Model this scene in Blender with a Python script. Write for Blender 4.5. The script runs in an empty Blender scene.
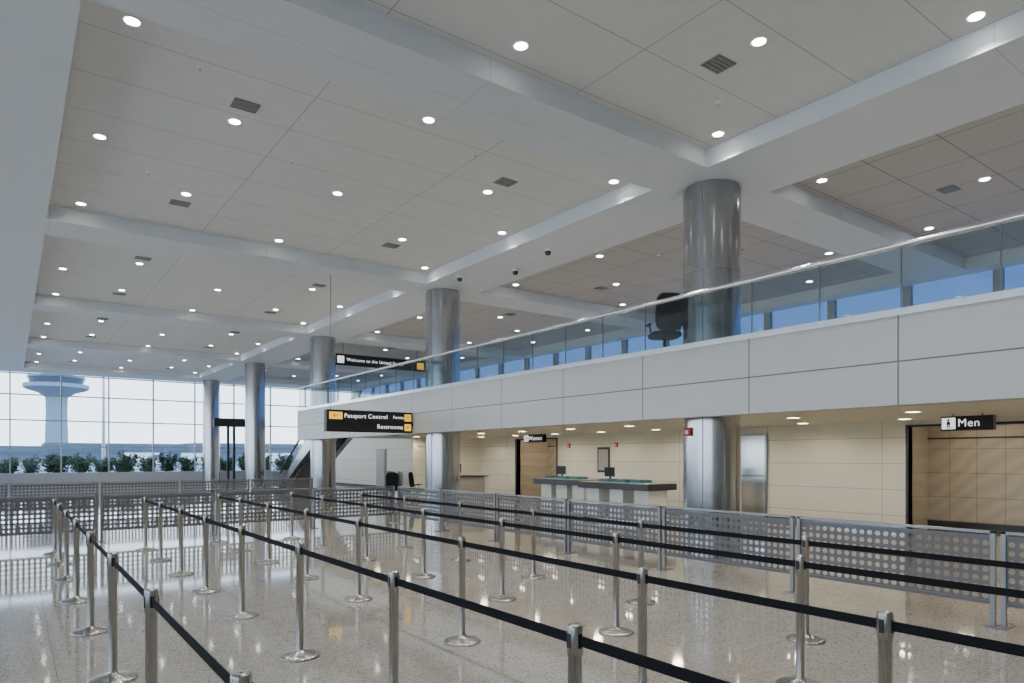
import bpy, math, random
from mathutils import Vector, Matrix
random.seed(4)
S=bpy.context.scene
C=S.collection
# ---------------------------------------------------------------- materials
def newmat(n):
    m=bpy.data.materials.new(n); m.use_nodes=True
    nt=m.node_tree; b=nt.nodes['Principled BSDF']
    return m,nt,b
def N(nt,t,**k):
    n=nt.nodes.new(t)
    for a,v in k.items(): setattr(n,a,v)
    return n
def setc(sock,c): sock.default_value=(c[0],c[1],c[2],1)
def math_(nt,op,a,b=None):
    n=N(nt,'ShaderNodeMath',operation=op)
    for i,v in enumerate((a,b)):
        if v is None: continue
        if isinstance(v,(int,float)): n.inputs[i].default_value=v
        else: nt.links.new(v,n.inputs[i])
    return n.outputs[0]
def simple(n,col,rough=.5,metal=0,noise=.06,nscale=3,spec=.5):
    m,nt,b=newmat(n)
    b.inputs['Roughness'].default_value=rough; b.inputs['Metallic'].default_value=metal
    b.inputs['Specular IOR Level'].default_value=spec
    tc=N(nt,'ShaderNodeTexCoord'); ns=N(nt,'ShaderNodeTexNoise'); ns.inputs['Scale'].default_value=nscale
    nt.links.new(tc.outputs['Object'],ns.inputs['Vector'])
    mx=N(nt,'ShaderNodeMix',data_type='RGBA')
    nt.links.new(ns.outputs['Fac'],mx.inputs[0])
    setc(mx.inputs[6],[c*(1-noise) for c in col]); setc(mx.inputs[7],[min(1,c*(1+noise)) for c in col])
    nt.links.new(mx.outputs[2],b.inputs['Base Color'])
    return m
def emis(n,col,st):
    m,nt,b=newmat(n); setc(b.inputs['Base Color'],col); setc(b.inputs['Emission Color'],col); b.inputs['Emission Strength'].default_value=st
    return m
def panels(n,col,lines,rough=.6,width=.012,linecol=.35,noise=.04,metal=0,bump=0):
    """lines: list of (axis, period, offset)"""
    m=simple(n,col,rough,metal,noise); nt=m.node_tree; b=nt.nodes['Principled BSDF']
    src=b.inputs['Base Color'].links[0].from_socket
    tc=N(nt,'ShaderNodeTexCoord'); sp=N(nt,'ShaderNodeSeparateXYZ'); nt.links.new(tc.outputs['Object'],sp.inputs[0])
    tot=None
    for ax,per,off in lines:
        v=math_(nt,'SUBTRACT',sp.outputs[ax],off-width/2)
        v=math_(nt,'FLOORED_MODULO',v,per)
        v=math_(nt,'LESS_THAN',v,width)
        tot=v if tot is None else math_(nt,'MAXIMUM',tot,v)
    mx=N(nt,'ShaderNodeMix',data_type='RGBA'); nt.links.new(tot,mx.inputs[0]); nt.links.new(src,mx.inputs[6])
    setc(mx.inputs[7],[c*linecol for c in col]); nt.links.new(mx.outputs[2],b.inputs['Base Color'])
    return m
def glassmat(n,tint,base=.04,amp=.85):
    m=bpy.data.materials.new(n); m.use_nodes=True; nt=m.node_tree; nt.nodes.clear()
    o=N(nt,'ShaderNodeOutputMaterial'); t=N(nt,'ShaderNodeBsdfTransparent'); g=N(nt,'ShaderNodeBsdfGlossy')
    setc(t.inputs[0],tint); g.inputs['Roughness'].default_value=.0; setc(g.inputs[0],(1,1,1))
    f=N(nt,'ShaderNodeLayerWeight'); f.inputs['Blend'].default_value=.5
    fac=math_(nt,'ADD',math_(nt,'MULTIPLY',math_(nt,'POWER',f.outputs['Facing'],5.0),amp),base)
    mx=N(nt,'ShaderNodeMixShader'); nt.links.new(fac,mx.inputs[0]); nt.links.new(t.outputs[0],mx.inputs[1]); nt.links.new(g.outputs[0],mx.inputs[2])
    nt.links.new(mx.outputs[0],o.inputs[0]); return m
# floor terrazzo
def floormat():
    m,nt,b=newmat('polished_terrazzo')
    tc=N(nt,'ShaderNodeTexCoord')
    v=N(nt,'ShaderNodeTexVoronoi'); v.inputs['Scale'].default_value=90; nt.links.new(tc.outputs['Object'],v.inputs['Vector'])
    n2=N(nt,'ShaderNodeTexNoise'); n2.inputs['Scale'].default_value=1.2; nt.links.new(tc.outputs['Object'],n2.inputs['Vector'])
    r=N(nt,'ShaderNodeValToRGB'); r.color_ramp.elements[0].color=(.20,.18,.15,1); r.color_ramp.elements[1].color=(.40,.375,.33,1)
    r.color_ramp.elements[0].position=.0; r.color_ramp.elements[1].position=.6
    sp0=N(nt,'ShaderNodeSeparateColor'); nt.links.new(v.outputs['Color'],sp0.inputs[0]); nt.links.new(sp0.outputs[0],r.inputs[0])
    mx=N(nt,'ShaderNodeMix',data_type='RGBA',blend_type='MULTIPLY'); mx.inputs[0].default_value=.25
    nt.links.new(r.outputs[0],mx.inputs[6]); nt.links.new(n2.outputs['Fac'],mx.inputs[7])
    sp=N(nt,'ShaderNodeSeparateXYZ'); nt.links.new(tc.outputs['Object'],sp.inputs[0])
    tot=None
    for ax,per,off in ((0,1.55,.3),(1,1.55,.6)):
        q=math_(nt,'LESS_THAN',math_(nt,'FLOORED_MODULO',math_(nt,'SUBTRACT',sp.outputs[ax],off),per),.007)
        tot=q if tot is None else math_(nt,'MAXIMUM',tot,q)
    m2=N(nt,'ShaderNodeMix',data_type='RGBA'); nt.links.new(tot,m2.inputs[0]); nt.links.new(mx.outputs[2],m2.inputs[6]); setc(m2.inputs[7],(.2,.17,.14))
    nt.links.new(m2.outputs[2],b.inputs['Base Color'])
    b.inputs['Roughness'].default_value=.06; b.inputs['IOR'].default_value=1.8; b.inputs['Specular IOR Level'].default_value=.8
    return m
def tilemat():
    m=panels('veined_wall_tile',(.46,.40,.32),[(1,.6,.1),(2,.6,.15)],.35,.012,.45,.03)
    nt=m.node_tree; b=nt.nodes['Principled BSDF']; src=b.inputs['Base Color'].links[0].from_socket
    tc=N(nt,'ShaderNodeTexCoord'); mp=N(nt,'ShaderNodeMapping'); mp.inputs['Rotation'].default_value=(math.radians(35),0,0)
    nt.links.new(tc.outputs['Object'],mp.inputs[0])
    w=N(nt,'ShaderNodeTexWave',bands_direction='Z'); w.inputs['Scale'].default_value=.9; w.inputs['Distortion'].default_value=6
    nt.links.new(mp.outputs[0],w.inputs[0])
    mx=N(nt,'ShaderNodeMix',data_type='RGBA',blend_type='MULTIPLY'); mx.inputs[0].default_value=.14
    nt.links.new(src,mx.inputs[6]); nt.links.new(w.outputs['Color'],mx.inputs[7]); nt.links.new(mx.outputs[2],b.inputs['Base Color'])
    return m
def brushed(n,col,rough):
    m=simple(n,col,rough,1,.05,2); nt=m.node_tree; b=nt.nodes['Principled BSDF']
    tc=N(nt,'ShaderNodeTexCoord'); mp=N(nt,'ShaderNodeMapping'); mp.inputs['Scale'].default_value=(90,90,1.2)
    ns=N(nt,'ShaderNodeTexNoise'); ns.inputs['Scale'].default_value=1
    nt.links.new(tc.outputs['Object'],mp.inputs[0]); nt.links.new(mp.outputs[0],ns.inputs['Vector'])
    mr=N(nt,'ShaderNodeMapRange'); mr.inputs['To Min'].default_value=rough*.75; mr.inputs['To Max'].default_value=rough*1.3
    nt.links.new(ns.outputs['Fac'],mr.inputs[0]); nt.links.new(mr.outputs[0],b.inputs['Roughness']); return m
M={}
M['floor']=floormat()
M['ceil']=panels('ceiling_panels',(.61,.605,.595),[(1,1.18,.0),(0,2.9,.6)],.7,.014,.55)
M['ceil2']=panels('ceiling_panels_shaded',(.42,.395,.375),[(1,1.18,.0),(0,1.18,.2)],.7,.018,.4)  # upper-level panels: lack of daylight put into a darker, browner colour
M['beam']=panels('beam_gypsum',(.58,.605,.63),[(1,4.72,3.1),(0,4.3,.65)],.55,.01,.7)
M['soffit']=panels('soffit_panels',(.74,.70,.60),[(1,1.2,0),(0,1.2,.3)],.7,.012,.6)
M['fascia']=panels('fascia_panels',(.47,.47,.465),[(1,2.2,4.13-2.2),(2,50,2.98)],.4,.02,.25)
M['wall']=panels('beige_wall_panels',(.76,.72,.60),[(2,.62,.35),(1,3.1,1.8)],.45,.014,.5)
M['upwall']=simple('upper_wall_panel',(.30,.29,.28),.5)
M['tile']=tilemat()
M['steel']=brushed('brushed_stainless',(.40,.41,.43),.17)
M['post']=brushed('satin_steel_post',(.36,.35,.33),.28)
M['chrome']=simple('polished_steel',(.75,.75,.75),.15,1)
M['alu']=simple('aluminium_frame',(.42,.44,.47),.4,.6)
M['frame']=simple('fence_frame_steel',(.25,.25,.26),.35,.7)
M['fence']=simple('grey_fence_metal',(.145,.145,.155),.5,.4)
M['black']=simple('black_powdercoat',(.015,.015,.017),.4,0,.1,3,.3)
M['belt']=simple('woven_black_belt',(.010,.010,.012),.8,0,.2,60,.12)
M['seat']=simple('black_fabric',(.010,.011,.015),.9,0,.1,8,.2)
M['white']=simple('white_paint',(.75,.75,.72),.5)
M['glass']=glassmat('balustrade_glass',(.76,.82,.83),.055,.45)
M['wglass']=glassmat('window_glass',(.95,.98,1.0),.03,.5)
M['bglass']=glassmat('blue_tinted_glass',(.26,.35,.50))
M['sill']=simple('sill_panel',(.32,.33,.35),.5)
M['lamp']=emis('lamp_lens',(1,.97,.9),28)
M['troff']=emis('warm_lamp_lens',(1,.84,.58),14)
M['alcfill']=emis('alcove_fill_glow',(1,.88,.68),26)  # glow for the added alcove fill panels
M['sw']=emis('sign_white',(1,1,1),1.0)
M['sy']=emis('sign_yellow',(1,.55,.03),.9)
M['vent']=simple('vent_grille',(.22,.22,.22),.6)
M['dark']=simple('dark_strip',(.03,.03,.035),.4)
M['leaf']=simple('leaf_green',(.025,.07,.018),.6,0,.4,9)
M['bark']=simple('bark',(.09,.06,.04),.9)
M['tarmac']=simple('tarmac',(.20,.22,.24),.9,0,.1,.02)
M['conc']=simple('hazed_concrete',(.22,.29,.35),.8)  # bluish haze around the control tower put into the colour
M['far']=simple('distant_terminal',(.10,.14,.18),.8)  # distance haze put into the bluish base colour
M['fwin']=simple('distant_windows',(.06,.09,.13),.3)
M['teal']=simple('teal_plastic',(.05,.20,.23),.5)
M['red']=simple('red_alarm',(.6,.03,.02),.4)
M['laminate']=simple('grey_laminate',(.38,.36,.32),.4)
M['grass']=simple('airfield_grass',(.07,.11,.06),.9,0,.2,.05)
# ---------------------------------------------------------------- mesh builder
class MB:
    def __init__(s): s.v=[];s.f=[];s.m=[];s.s=[];s.mats=[]
    def mi(s,k):
        if k not in s.mats: s.mats.append(k)
        return s.mats.index(k)
    def add(s,vs,fs,k,smooth=False):
        o=len(s.v); s.v+=[tuple(v) for v in vs]; i=s.mi(k)
        for f in fs: s.f.append([o+q for q in f]); s.m.append(i); s.s.append(smooth)
    def box(s,x0,x1,y0,y1,z0,z1,k,T=None):
        vs=[(x,y,z) for x in (x0,x1) for y in (y0,y1) for z in (z0,z1)]
        if T: vs=[T@Vector(v) for v in vs]
        s.add(vs,[(0,1,3,2),(4,6,7,5),(0,4,5,1),(2,3,7,6),(0,2,6,4),(1,5,7,3)],k)
    def lathe(s,prof,k,cx=0,cy=0,n=24,smooth=True):
        vs=[];fs=[]
        for r,z in prof:
            for i in range(n):
                a=2*math.pi*i/n; vs.append((cx+r*math.cos(a),cy+r*math.sin(a),z))
        for j in range(len(prof)-1):
            for i in range(n):
                a=j*n+i;b=j*n+(i+1)%n; fs.append((a,b,b+n,a+n))
        fs.append(tuple(range(n))[::-1]); fs.append(tuple((len(prof)-1)*n+i for i in range(n)))
        s.add(vs,fs,k,smooth)
    def tube(s,p,q,r,k,n=10):
        p=Vector(p);q=Vector(q);d=(q-p).normalized()
        u=d.orthogonal().normalized();w=d.cross(u)
        vs=[c+(u*math.cos(2*math.pi*i/n)+w*math.sin(2*math.pi*i/n))*r for c in (p,q) for i in range(n)]
        fs=[(i,(i+1)%n,n+(i+1)%n,n+i) for i in range(n)]+[tuple(range(n))[::-1],tuple(range(n,2*n))]
        s.add(vs,fs,k,True)
    def mesh(s,name):
        me=bpy.data.meshes.new(name); me.from_pydata(s.v,[],s.f)
        for k in s.mats: me.materials.append(M[k])
        for p,i,sm in zip(me.polygons,s.m,s.s): p.material_index=i; p.use_smooth=sm
        me.update()
        return me
    def obj(s,name,loc=(0,0,0),rz=0,parent=None,bevel=0,me=None):
        o=bpy.data.objects.new(name,me or s.mesh(name)); C.objects.link(o); o.location=loc; o.rotation_euler=(0,0,rz)
        if parent: o.parent=parent
        sharp(o)
        if bevel:
            b=o.modifiers.new('bevel','BEVEL'); b.width=bevel; b.segments=2; b.limit_method='ANGLE'
        return o
def sharp(o):
    me=o.data
    if any(p.use_smooth for p in me.polygons):
        try: me.set_sharp_from_angle(angle=math.radians(35))
        except Exception: pass
def inst(name,me,loc,rz=0,sc=1,parent=None):
    o=bpy.data.objects.new(name,me); C.objects.link(o); o.location=loc; o.rotation_euler=(0,0,rz); o.scale=(sc,)*3
    if parent: o.parent=parent
    return o
def box(name,x0,x1,y0,y1,z0,z1,k,bevel=0,parent=None):
    b=MB(); b.box(x0,x1,y0,y1,z0,z1,k); return b.obj(name,bevel=bevel,parent=parent)
def text(body,size,loc,rot,k,parent,align='LEFT',name='lettering'):
    cu=bpy.data.curves.new(name,'FONT'); cu.body=body; cu.size=size; cu.extrude=.001; cu.space_character=1.08; cu.align_x=align; cu.align_y='CENTER'
    cu.materials.append(M[k]); o=bpy.data.objects.new(name,cu); C.objects.link(o); o.location=loc; o.rotation_euler=rot; o.parent=parent; return o

# ---------------------------------------------------------------- shell
XW=17.0; XU=20.3; YW=47.5; XL=-12.0; YB=-10.0; ZB=6.55; ZC=6.85
P=9.45; BY=[7.8+P*k for k in range(-1,5)]
box('floor',XL-.2,XU+.2,YB-.2,YW+.2,-.3,0,'floor')
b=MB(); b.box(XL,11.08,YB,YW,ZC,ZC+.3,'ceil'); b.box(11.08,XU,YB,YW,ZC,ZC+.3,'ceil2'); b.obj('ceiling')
XB=[(-9.8,-9.6),(-0.9,.6),(9.3,11.08),(19.7,XU)]
b=MB()
for x0,x1 in XB: b.box(x0,x1,YB,YW,ZB,ZC,'beam')
segs=[(XL,-9.8),(-9.6,-.9),(.6,9.3),(11.08,19.7)]
for y in BY:
    for x0,x1 in segs: b.box(x0,x1,y-.6,min(y+.6,YW),ZB,ZC,'beam')
for x0,x1 in segs: b.box(x0,x1,46.2,YW,ZB,ZC,'beam')
b.obj('ceiling_beam_grid')
# back wall lower (with recess openings)
b=MB()
ops=[(3.0,7.4),(20.2,22.8)]
ys=[YB]+[q for o in ops for q in o]+[YW]
for i in range(0,len(ys),2): b.box(XW,XW+.2,ys[i],ys[i+1],0,2.6,'wall')
b.box(XW,XW+.2,28.7,YW,2.6,3.5,'wall')
for y0,y1 in ops: b.box(XW,XW+.2,y0,y1,2.45,2.6,'wall')
b.obj('wall_right')
# upper back wall with strip glazing
b=MB()
b.box(XU,XU+.2,YB,YW,0,4.3,'upwall')
wy=[]; yy=-8.6
while yy<45: wy.append((yy,yy+2.0)); yy+=2.2
last=YB
for y0,y1 in wy: b.box(XU,XU+.2,last,y0,4.3,ZC,'upwall'); last=y1
b.box(XU,XU+.2,last,YW,4.3,ZC,'upwall')
b.obj('wall_upper_right')
g=MB()
for y0,y1 in wy:
    g.box(XU+.08,XU+.1,y0,y1,4.3,ZC,'bglass'); 
g.obj('window_3')
# recess rooms
for y0,y1 in ops:
    b=MB(); b.box(19.0,19.2,y0-.6,y1+.6,0,2.6,'tile'); b.box(XW+.2,19,y1+.4,y1+.6,0,2.6,'tile'); b.box(XW+.2,19,y0-.6,y0-.4,0,2.6,'tile')
    b.box(18.97,19.0,y0-.4,y1+.4,0,.14,'dark'); b.box(18.97,19,y0-.4,y1+.4,2.2,2.24,'dark')
    b.obj('wall_restroom_alcove')
    b=MB(); 
    for yq in (y0+.8,(y0+y1)/2,y1-.8): b.box(17.9,18.2,yq-.15,yq+.15,2.56,2.598,'alcfill')
    b.obj('alcove_fill_panels')  # added glowing panels, out of view, to brighten the dim alcove
    b=MB(); b.box(16.96,17.2,y0-.05,y0,0,2.45,'dark'); b.box(16.96,17.2,y1,y1+.05,0,2.45,'dark'); b.box(16.96,17.2,y0-.05,y1+.05,2.45,2.5,'dark'); b.obj('trim_alcove')
box('wall_back',XL,XU,YB-.2,YB,0,ZC,'wall')
# baseboard
b=MB(); 
for i in range(0,len(ys),2): b.box(XW-.015,XW,ys[i],ys[i+1],0,.12,'steel')
b.obj('baseboard_right')
# window walls
def window_wall(name,axis):
    fr=MB(); gl=MB()
    z=[.8,2.35,3.85,5.3,6.5]
    if axis=='y':
        fr.box(XL,XU,YW,YW+.2,0,.8,'sill')
        xs=[2.4*i for i in range(-5,9)]
        for x in xs: fr.box(x-.035,x+.035,YW+.0,YW+.16,.8,ZC,'alu')
        for q in z: fr.box(XL,XU,YW+.02,YW+.12,q-.032,q+.032,'alu')
        gl.box(XL,XU,YW+.06,YW+.075,.8,ZC,'wglass')
    else:
        fr.box(XL-.2,XL,YB,YW,0,.8,'sill')
        y=YB
        while y<YW: fr.box(XL-.16,XL,y-.045,y+.045,.8,ZC,'alu'); y+=2.4
        for q in z: fr.box(XL-.12,XL-.02,YB,YW,q-.035,q+.035,'alu')
        gl.box(XL-.075,XL-.06,YB,YW,.8,ZC,'wglass')
    o=fr.obj(name); gl.obj('glazing',parent=o)
window_wall('window_1','y'); window_wall('window_2','x')

# ---------------------------------------------------------------- mezzanine
XF=9.2; YE=26.9; DZ=3.5
b=MB()
b.box(XF,XF+.3,YB,YE,2.42,3.57,'fascia'); b.box(XF+.3,XU,YB,YE,2.6,3.5,'soffit'); b.box(XF+.3,XF+.6,YB,YE,2.56,2.6,'soffit')
b.box(XF+.3,10.8,YE-.12,YE,2.42,3.57,'fascia')
b.box(10.8,XU,YE,28.7,2.6,3.5,'soffit')
b.obj('mezzanine_floor_slab')
b=MB(); b.box(XF-.02,XF+.14,YB,YE,3.57,3.66,'chrome')
b.tube((XF+.06,YB+.02,4.49),(XF+.06,YE-.06,4.49),.04,'chrome',14)
rail=b.obj('glass_balustrade')
g=MB(); y=4.13-1.1*12
while y<YE-.3:
    y1=min(y+1.08,YE-.1); 
    if y>YB: g.box(XF+.052,XF+.066,y,y1,3.62,4.47,'glass'); g.box(XF+.05,XF+.068,y1+.004,y1+.016,3.62,4.47,'fence')
    y+=1.1
g.obj('glass_panels',parent=rail)
# escalator
b=MB(); sl=math.tan(math.radians(30)); X0,X1=10.9,12.5
def prof(y): return max(0,min(3.5,3.5-(y-28.7)*sl))
for sx in (X0,X1-.25):
    ysl=[28.0,28.7,34.76,36.0]
    for a,c in zip(ysl[:-1],ysl[1:]):
        za,zc=prof(a),prof(c)
        vs=[(x,yq,zq) for x in (sx,sx+.25) for (yq,zq) in ((a,max(0,za-.7)),(a,za+.2),(c,max(0,zc-.7)),(c,zc+.2))]
        b.add(vs,[(0,2,3,1),(4,5,7,6),(0,4,6,2),(1,3,7,5),(0,1,5,4),(2,6,7,3)],'steel')
        vs=[(sx+.12,a,za+.2),(sx+.12,c,zc+.2),(sx+.12,c,zc+.93),(sx+.12,a,za+.93)]
        b.add(vs,[(0,1,2,3)],'glass')
        b.tube((sx+.12,a,za+.96),(sx+.12,c,zc+.96),.045,'black')
k=0; yq=28.7
while yq<34.9: 
    z=3.5-(k+1)*.2*1.0
    if z>0: b.box(X0+.25,X1-.25,yq,yq+.36,max(0,z-.25),z,'fence')
    yq+=.2/sl; k+=1
b.obj('escalator')
# ---------------------------------------------------------------- columns
for k in range(-1,5):
    y=7.75+P*k
    b=MB(); R=.5
    b.lathe([(R+.02,0),(R+.02,.15),(R,.15),(R,3.2),(R-.012,3.2),(R-.012,3.22),(R,3.22),(R,5.0),(R-.01,5.0),(R-.01,5.015),(R,5.015),(R,ZB-.06),(R-.03,ZB-.06),(R-.03,ZB)],'steel',n=64)
    for a in (20,200): 
        T=Matrix.Rotation(math.radians(a),4,'Z'); b.box(R-.004,R+.003,-.008,.008,.15,ZB-.06,'fence',T)
    col=b.obj('steel_column',(10.15,y,0))
    if k==0:
        b=MB(); b.box(-.55,-.49,.05,.17,2.12,2.27,'red'); b.box(-.565,-.55,.08,.14,2.15,2.22,'white'); b.obj('fire_alarm_strobe_part',parent=col)
# ---------------------------------------------------------------- downlights
disc=MB()
pts=[]
for k in range(-1,5):
    oy=P*k
    base=[(1.15,9.06),(5.1,9.06),(9.0,9.06),(1.15,12.63),(5.1,12.63),(9.0,12.63),(1.15,16.2),(5.1,16.2),(9.0,16.2),(2.75,10.85),(7.4,10.85),(2.75,14.4),(7.4,14.4),
          (12.05,9.06),(12.05,12.63),(12.05,16.2),(16.5,9.06),(16.5,12.63),(16.5,16.2),(14.4,10.85),(14.4,14.4),(18.7,10.85),(18.7,14.4)]
    for x,y in base:
        y2=y+oy
        if YB<y2<46: pts.append((x,y2))
for x,y in pts:
    disc.lathe([(.105,ZC-.008),(.105,ZC-.0005)],'white',x,y,20,False)
    disc.lathe([(.08,ZC-.012),(.08,ZC-.004)],'lamp',x,y,20,False)
dl=disc.obj('recessed_downlights')
for x,y in pts:
    l=bpy.data.lights.new('downlight_bulb','SPOT'); l.energy=180 if x<10 else 65; l.spot_size=math.radians(115); l.spot_blend=.6; l.shadow_soft_size=.08; l.color=(1,.97,.92)
    o=bpy.data.objects.new('bulb',l); C.objects.link(o); o.location=(x,y,ZC-.06); o.parent=dl
# vents
b=MB()
for k in range(-1,5):
    for x in (2.75,7.4,14.4):
        for y in (10.27,15.0):
            yy=y+P*k
            if yy>46 or yy<YB: continue
            b.box(x-.18,x+.18,yy-.15,yy+.15,ZC-.012,ZC-.0005,'vent')
            for i in range(5): b.box(x-.17,x+.17,yy-.13+i*.06,yy-.115+i*.06,ZC-.018,ZC-.011,'frame')
b.obj('ceiling_air_vents')
b=MB()
for k in range(-1,5):
    for x,y in ((2.0,9.6),(6.3,9.6),(3.9,11.7),(8.2,11.7),(2.0,13.7),(6.3,13.7),(3.9,15.6),(8.2,15.6),(13.2,11.7)):
        yy=y+P*k
        if YB<yy<46: b.lathe([(.035,ZC-.012),(.05,ZC-.002)],'white',x,yy,10); b.lathe([(.012,ZC-.05),(.012,ZC-.01)],'chrome',x,yy,8)
b.obj('sprinkler_heads')
for x,y in ((10.0,12.2),(9.6,15.4),(10.4,14.0)):
    b=MB(); b.lathe([(.02,-.15),(.05,-.14),(.07,-.1),(.075,-.06)],'dark'); b.lathe([(.085,-.06),(.085,-.001)],'white'); b.obj('dome_camera',(x,y,ZB))
# under-mezzanine lights
b=MB(); up=[]
for i in range(13):
    for x in (11.2,13.5,15.9):
        y=-5+2.4*i+(1.2 if x==13.5 else 0)
        if y<26: up.append((x,y)); b.box(x-.12,x+.12,y-.12,y+.12,2.585,2.5995,'white'); b.box(x-.09,x+.09,y-.09,y+.09,2.58,2.59,'troff')
ul=b.obj('soffit_downlights')
for x,y in up:
    l=bpy.data.lights.new('soffit_bulb','SPOT'); l.energy=50; l.spot_size=math.radians(168); l.spot_blend=.5; l.shadow_soft_size=.1; l.color=(1,.90,.71)
    o=bpy.data.objects.new('bulb',l); C.objects.link(o); o.location=(x,y,2.56); o.parent=ul
# ---------------------------------------------------------------- stanchions
b=MB()
b.lathe([(.175,0),(.175,.012),(.16,.022),(.10,.034),(.05,.045),(.036,.06),(.032,.075),(.032,.86),(.0365,.862),(.0365,.985),(.034,.995),(.02,1.0)],'post',n=32)
for a in range(4):
    T=Matrix.Rotation(a*math.pi/2,4,'Z'); b.box(.03,.0385,-.012,.012,.895,.96,'black',T)
sm=b.mesh('queue_stanchion')
LX={.65:[.65,2.48,4.36,6.18,8.0,9.8,11.6,13.3,14.8],
 2.05:[.5,2.31,4.11,5.93,7.79,9.5,11.1,12.8,14.4],
 3.45:[-.1,1.61,3.2,5.49,7.88,9.7,11.5,13.2,14.8],
 4.87:[.9,2.9,4.87,6.83,8.8,10.8,12.8,14.6],
 6.12:[-.2,1.7,3.59,5.7,7.8,9.8,11.8,13.8]}
for x,l in LX.items():
    for y in l:
        o=inst('queue_stanchion',sm,(x,y,0)); 
    b=MB()
    for y0,y1 in zip(l[:-1],l[1:]): b.box(x-.002,x+.002,y0+.039,y1-.039,.905,.953,'belt')
    b.obj('retractable_queue_belt')
# ---------------------------------------------------------------- perforated fence
def fence_mesh():
    b=MB(); L=2.2; pitch=.0917; nx=23; nz=7; x0=(L-nx*pitch)/2; z0=.26
    hr=.031
    for i in range(nx):
        for j in range(nz):
            cx=x0+(i+.5)*pitch; cz=z0+(j+.5)*pitch; h=pitch/2
            outer=[(h,0),(h,h),(0,h),(-h,h),(-h,0),(-h,-h),(0,-h),(h,-h)]
            inner=[(hr*math.cos(a*math.pi/4),hr*math.sin(a*math.pi/4)) for a in range(8)]
            vs=[(cx+u,0,cz+w) for u,w in outer]+[(cx+u,0,cz+w) for u,w in inner]
            b.add(vs,[(a,(a+1)%8,8+(a+1)%8,8+a) for a in range(8)],'fence')
    zt=z0+nz*pitch
    b.box(.05,L-.05,-.015,.015,zt,zt+.035,'fence'); b.box(.05,L-.05,-.015,.015,z0-.035,z0,'fence')
    b.box(.0,.045,-.025,.025,0,.985,'frame'); b.box(L-.045,L,-.025,.025,0,.985,'frame')
    b.box(0,L,-.025,.025,.96,.985,'frame')
    b.box(-.02,.07,-.16,.16,0,.012,'frame'); b.box(L-.07,L+.02,-.16,.16,0,.012,'frame')
    return b.mesh('perforated_barrier_panel')
fm=fence_mesh()
for i in range(-1,6): inst('perforated_barrier_panel',fm,(8.2,2.72+2.25*i,0),math.pi/2)
for i in range(5): inst('perforated_barrier_panel',fm,(-3.0+2.25*i,16.4,0),0)
for i in range(6): inst('perforated_barrier_panel',fm,(-4.5+2.25*i,24.5,0),0)
# ---------------------------------------------------------------- signs
rotN=(math.pi/2,0,0)     # faces -Y
rotW=(math.pi/2,0,-math.pi/2)  # faces -X
s1=box('passport_control_sign',6.65,9.15,17.2,17.4,2.42,3.0,'black',.01)
def plate(x0,x1,y,z0,z1,k,p): box('plate',x0,x1,y-.006,y,z0,z1,k,parent=p)
plate(6.72,7.08,17.2,2.75,2.94,'sy',s1)
text('\u2190',.18,(6.8,17.19,2.845),rotN,'black',s1)
text('Passport Control',.165,(7.13,17.193,2.845),rotN,'sw',s1)
plate(8.91,9.11,17.2,2.75,2.94,'sy',s1); plate(8.91,9.11,17.2,2.48,2.67,'sy',s1); 
text('\u2197',.16,(8.93,17.19,2.845),rotN,'black',s1); text('\u2197',.16,(8.93,17.19,2.575),rotN,'black',s1)
text('Forms',.12,(8.88,17.193,2.845),rotN,'sw',s1,'RIGHT')
text('Restrooms',.165,(8.86,17.193,2.575),rotN,'sw',s1,'RIGHT')
b=MB(); b.tube((6.8,17.3,2.99),(6.8,17.3,ZB),.008,'fence',6); b.box(9.15,9.2,17.24,17.36,2.62,2.72,'black'); b.obj('hanger',parent=s1)
s2=box('welcome_sign',11.2,15.6,28.0,28.2,5.72,6.2,'black',.01)
text('Welcome to the United States',.2,(11.72,27.99,5.96),rotN,'sw',s2); plate(11.3,11.6,28.0,5.8,6.1,'sw',s2); plate(15.15,15.5,28.0,5.8,6.1,'sy',s2)
b=MB(); b.tube((11.6,28.1,6.18),(11.6,28.1,ZC),.012,'fence',6); b.tube((15.2,28.1,6.18),(15.2,28.1,ZC),.012,'fence',6); b.obj('hanger',parent=s2)
for ya,yb,nm,t in ((5.0,5.9,'restroom_sign','Men'),(18.5,19.6,'restroom_sign','Women')):
    s=box(nm,14.95,15.1,ya,yb,2.27,2.55,'black',.006)
    box('pictogram_plate',14.944,14.95,yb-.26,yb-.02,2.3,2.52,'sw',parent=s)
    pb=MB()
    cy=yb-.14
    pb.box(14.938,14.944,cy-.03,cy+.03,2.385,2.445,'black'); pb.box(14.938,14.944,cy-.025,cy-.005,2.32,2.385,'black'); pb.box(14.938,14.944,cy+.005,cy+.025,2.32,2.385,'black')
    pb.add([(14.938,cy+.025*math.cos(a*math.pi/4),2.475+.025*math.sin(a*math.pi/4)) for a in range(8)],[tuple(range(8))],'black'); pb.obj('pictogram',parent=s)
    text(t,.21,(14.94,yb-.30,2.41),rotW,'sw',s)
    b=MB(); b.tube((15.02,ya+.2,2.54),(15.02,ya+.2,2.6),.01,'fence',6); b.tube((15.02,yb-.2,2.54),(15.02,yb-.2,2.6),.01,'fence',6); b.obj('hanger',parent=s)
# gantry sign near the windows
b=MB(); b.box(8.6,11.0,38.0,38.15,3.35,3.8,'black'); b.box(9.25,9.37,38.0,38.12,0,3.35,'black'); b.box(9.55,9.67,38.0,38.12,0,3.35,'black'); b.box(9.0,9.9,37.8,38.3,0,.04,'black')
b.obj('freestanding_sign_frame',bevel=.01)
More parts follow.
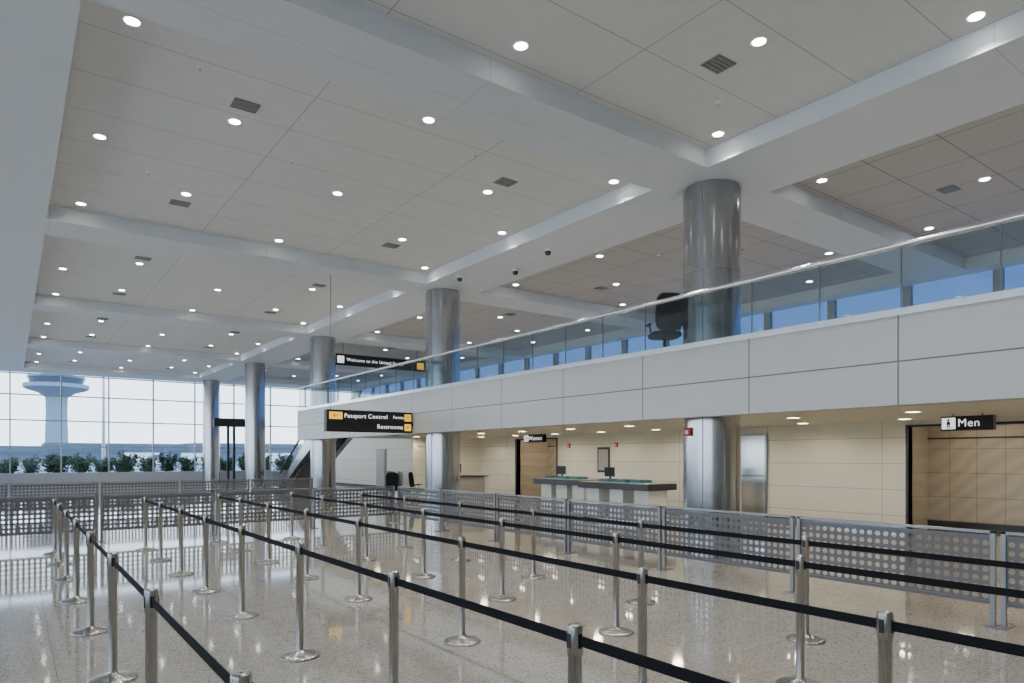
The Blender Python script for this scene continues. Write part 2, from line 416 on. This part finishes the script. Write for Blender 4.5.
# ---------------------------------------------------------------- inspection tables
def table(loc,L=2.6,W=1.1):
    b=MB()
    b.box(0,W,0,L,.9,1.06,'dark'); b.box(.03,W-.03,.03,L-.03,1.06,1.075,'laminate')
    for y in (.15,L*.5-.25,L-.65): b.box(.2,W-.2,y,y+.5,.0,.9,'white')
    b.box(.15,W-.15,.1,L-.1,.05,.1,'steel')
    o=b.obj('inspection_table',loc,bevel=.012)
    for i,y in enumerate((.5,1.05,1.7)):
        c=MB(); c.box(.3,.7,y,y+.38,1.076,1.09,'teal')
        h=1.15
        c.box(.3,.315,y,y+.38,1.09,h,'teal'); c.box(.685,.7,y,y+.38,1.09,h,'teal'); c.box(.3,.7,y,y+.015,1.09,h,'teal'); c.box(.3,.7,y+.365,y+.38,1.09,h,'teal')
        c.obj('tray_%d'%i,parent=o)
    # small scanner terminal standing on the table
    c=MB(); c.box(.72,.95,L-.55,L-.3,1.076,1.1,'black'); c.box(.82,.86,L-.45,L-.41,1.1,1.25,'black'); c.box(.8,.83,L-.62,L-.24,1.2,1.46,'black'); c.obj('terminal',parent=o)
    return o
table((12.8,11.7,0)); table((13.5,14.9,0),2.3)
# ---------------------------------------------------------------- office chairs
def chair_mesh():
    b=MB()
    for i in range(5):
        a=i*2*math.pi/5; d=Vector((math.cos(a),math.sin(a),0))
        b.tube(Vector((0,0,.1)),d*.28+Vector((0,0,.07)),.018,'black'); b.tube(d*.28+Vector((-.02,0,.035)),d*.28+Vector((.02,0,.035)),.035,'black',12)
    b.tube((0,0,.08),(0,0,.42),.028,'chrome')
    def pad(cx,cy,cz,sx,sy,sz,tilt=0):
        nu,nv=16,10; vs=[];fs=[]
        T=Matrix.Translation((cx,cy,cz))@Matrix.Rotation(tilt,4,'X')
        e=lambda c,p: math.copysign(abs(c)**p,c)
        for j in range(nv+1):
            ph=-math.pi/2+math.pi*j/nv
            for i in range(nu):
                th=2*math.pi*i/nu
                vs.append(T@Vector((sx*e(math.cos(ph),.5)*e(math.cos(th),.45),sy*e(math.cos(ph),.5)*e(math.sin(th),.45),sz*e(math.sin(ph),.6))))
        for j in range(nv):
            for i in range(nu): fs.append((j*nu+i,j*nu+(i+1)%nu,(j+1)*nu+(i+1)%nu,(j+1)*nu+i))
        b.add(vs,fs,'seat',True)
    pad(0,0,.48,.26,.25,.06); pad(0,.25,.84,.25,.05,.32,-.12)
    b.tube((0,.2,.44),(0,.27,.62),.02,'black')
    for sx in (-.28,.28):
        b.tube((sx*.8,.0,.45),(sx,.02,.64),.014,'black'); pad(sx,-.02,.66,.03,.13,.018)
    return b.mesh('office_chair')
cm=chair_mesh()
inst('office_chair',cm,(12.1,24.3,0),2.5); inst('office_chair',cm,(12.95,23.9,0),.8)
inst('office_chair',cm,(9.85,8.58,3.5),math.radians(150),1.08)
# partition below mezzanine
b=MB(); b.box(13.6,17,25.5,25.7,0,2.6,'wall'); b.obj('wall_partition')
b=MB(); b.box(14.2,15.2,25.44,25.498,0,2.15,'fence'); b.box(14.28,15.12,25.42,25.45,.02,2.08,'steel'); b.tube((15.0,25.40,.95),(15.0,25.40,1.1),.015,'chrome'); b.obj('door_1')
b=MB(); b.box(16.94,16.999,35.0,36.2,0,2.2,'frame'); b.box(16.92,16.94,35.08,36.12,.02,2.12,'laminate'); b.tube((16.9,35.2,.95),(16.9,35.2,1.1),.015,'chrome'); b.obj('door_2')
b=MB(); b.box(13.2,14.6,21.6,22.4,0,1.0,'laminate'); b.box(13.1,14.7,21.5,22.5,1.0,1.05,'dark'); b.box(13.5,13.56,22.0,22.06,1.05,1.2,'black'); b.box(13.3,13.8,22.0,22.03,1.15,1.5,'black'); b.obj('officer_desk',bevel=.01)
for x,y in ((16.3,32.2),(16.3,33.0)):
    b=MB(); b.lathe([(.22,0),(.25,.02),(.27,.85),(.28,.87),(.28,.9),(.2,.98),(.12,1.0)],'steel'); b.lathe([(.12,1.0),(.12,1.004)],'dark'); b.obj('litter_bin',(x,y,0))
# wall fittings
b=MB(); b.box(16.93,16.98,11.1,12.0,0,2.4,'steel'); b.box(16.91,16.93,11.14,11.96,.05,1.2,'chrome'); b.box(16.91,16.93,11.14,11.96,1.24,2.35,'chrome'); b.obj('stainless_service_panel',bevel=.005)
def poster(y0,y1,z0,z1,n):
    b=MB(); b.box(16.96,16.999,y0,y1,z0,z1,'dark'); b.box(16.955,16.962,y0+.06,y1-.06,z0+.08,z1-.08,n); b.obj('wall_notice_board')
poster(17.3,17.9,1.2,2.1,'laminate'); poster(13.7,14.0,1.5,1.9,'white')
for y in (19.4,16.9):
    b=MB(); b.box(16.94,16.999,y,y+.12,2.1,2.25,'red'); b.box(16.925,16.94,y+.03,y+.09,2.13,2.2,'white'); b.obj('fire_alarm_strobe')
# drinking fountains
for y in (29.5,30.5):
    b=MB(); b.box(16.6,16.99,y,y+.5,.65,.95,'steel'); b.lathe([(.08,.95),(.16,.97)],'chrome',16.8,y+.25); b.tube((16.9,y+.1,.95),(16.8,y+.15,1.03),.012,'chrome'); b.obj('drinking_fountain',bevel=.02)
# ---------------------------------------------------------------- outdoors
box('ground_apron',-600,700,YW+.3,1200,-.6,-.1,'tarmac')
box('ground_grass_verge',-600,700,170,290,-.1,-.05,'grass')
box('planter_wall',-10,17,48.3,50.2,-.1,.7,'conc')
def shrub_mesh(seed):
    r=random.Random(seed); b=MB()
    shoots=[]
    for i in range(13):
        a=r.random()*6.283; d=.38*math.sqrt(r.random()); h=r.uniform(.75,1.25)*(1-.5*d)
        tip=Vector((math.cos(a)*d*1.5,math.sin(a)*d*1.5,h)); root=Vector((math.cos(a)*d*.3,math.sin(a)*d*.3,0))
        b.tube(root,tip,.012,'bark',5); shoots.append((root,tip))
    for i in range(1000):
        p,q=r.choice(shoots); t=r.uniform(.12,1.03); spread=.17*(1.15-t*.8)
        c=p.lerp(q,t)+Vector((r.gauss(0,spread),r.gauss(0,spread),r.gauss(0,.04)))
        d=Vector((r.gauss(0,1),r.gauss(0,1),r.gauss(0,1))).normalized(); e=d.orthogonal().normalized()
        s=.06+.05*r.random()
        c.z=max(c.z,.13)
        b.add([c-d*s,c+e*s*.45,c+d*s,c-e*s*.45],[(0,1,2,3)],'leaf')
    return b.mesh('shrub')
sms=[shrub_mesh(i) for i in range(4)]
x=-.2; i=0
while x<16.5:
    inst('shrub',sms[i%4],(x,49.2,.71),random.random()*6,random.uniform(1.0,1.25)); x+=random.uniform(1.1,1.35); i+=1
# control tower
b=MB(); 
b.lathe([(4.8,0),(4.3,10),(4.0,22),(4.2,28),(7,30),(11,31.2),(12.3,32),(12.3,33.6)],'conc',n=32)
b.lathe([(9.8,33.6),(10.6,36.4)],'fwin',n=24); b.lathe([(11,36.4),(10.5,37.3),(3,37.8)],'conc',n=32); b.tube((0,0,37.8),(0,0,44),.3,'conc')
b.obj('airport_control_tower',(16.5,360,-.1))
b=MB()
for x0,x1,h in ((-60,10,5.5),(10,60,7),(60,130,7.5),(130,200,5),(200,300,8)):
    b.box(x0,x1,300,330,-.1,h,'far'); b.box(x0+1,x1-1,299.8,300,h*.45,h*.7,'fwin')
b.obj('distant_terminal_building')
b=MB()
for i,(x,y) in enumerate(((18,150),(30,160),(44,150),(57,158))):
    b.box(x,x+6,y,y+2.4,.4,2.6,'white'); b.box(x+4.4,x+6.02,y-.02,y+2.42,1.5,2.2,'fwin')
    for q in (x+1.2,x+4.8): b.tube((q,y-.05,.35),(q,y+2.45,.35),.45,'dark',12)
b.obj('airport_service_trucks')
b=MB(); b.lathe([(.15,0),(.08,9)],'alu',5.9,62); b.box(5.2,6.6,61.9,62.1,8.9,9.05,'alu'); b.obj('apron_light_pole',(0,0,-.1))
# ---------------------------------------------------------------- world + camera
w=bpy.data.worlds.new('World'); S.world=w; w.use_nodes=True; nt=w.node_tree
bg=nt.nodes['Background']; tc=N(nt,'ShaderNodeTexCoord'); sp=N(nt,'ShaderNodeSeparateXYZ'); nt.links.new(tc.outputs['Generated'],sp.inputs[0])
cr=N(nt,'ShaderNodeValToRGB'); cr.color_ramp.elements[0].color=(.86,.94,1,1); cr.color_ramp.elements[1].color=(.42,.62,1,1); cr.color_ramp.elements[1].position=.5
nt.links.new(sp.outputs[2],cr.inputs[0]); nt.links.new(cr.outputs[0],bg.inputs[0]); bg.inputs[1].default_value=4.3
cam=bpy.data.cameras.new('camera'); co=bpy.data.objects.new('camera',cam); C.objects.link(co)
cam.lens=24; cam.sensor_width=36; cam.shift_y=(457-341.5)/1024; cam.clip_end=3000; cam.clip_start=.05
co.location=(0,0,1.75); co.rotation_euler=(math.pi/2,0,-math.atan(502/682.67)); S.camera=co
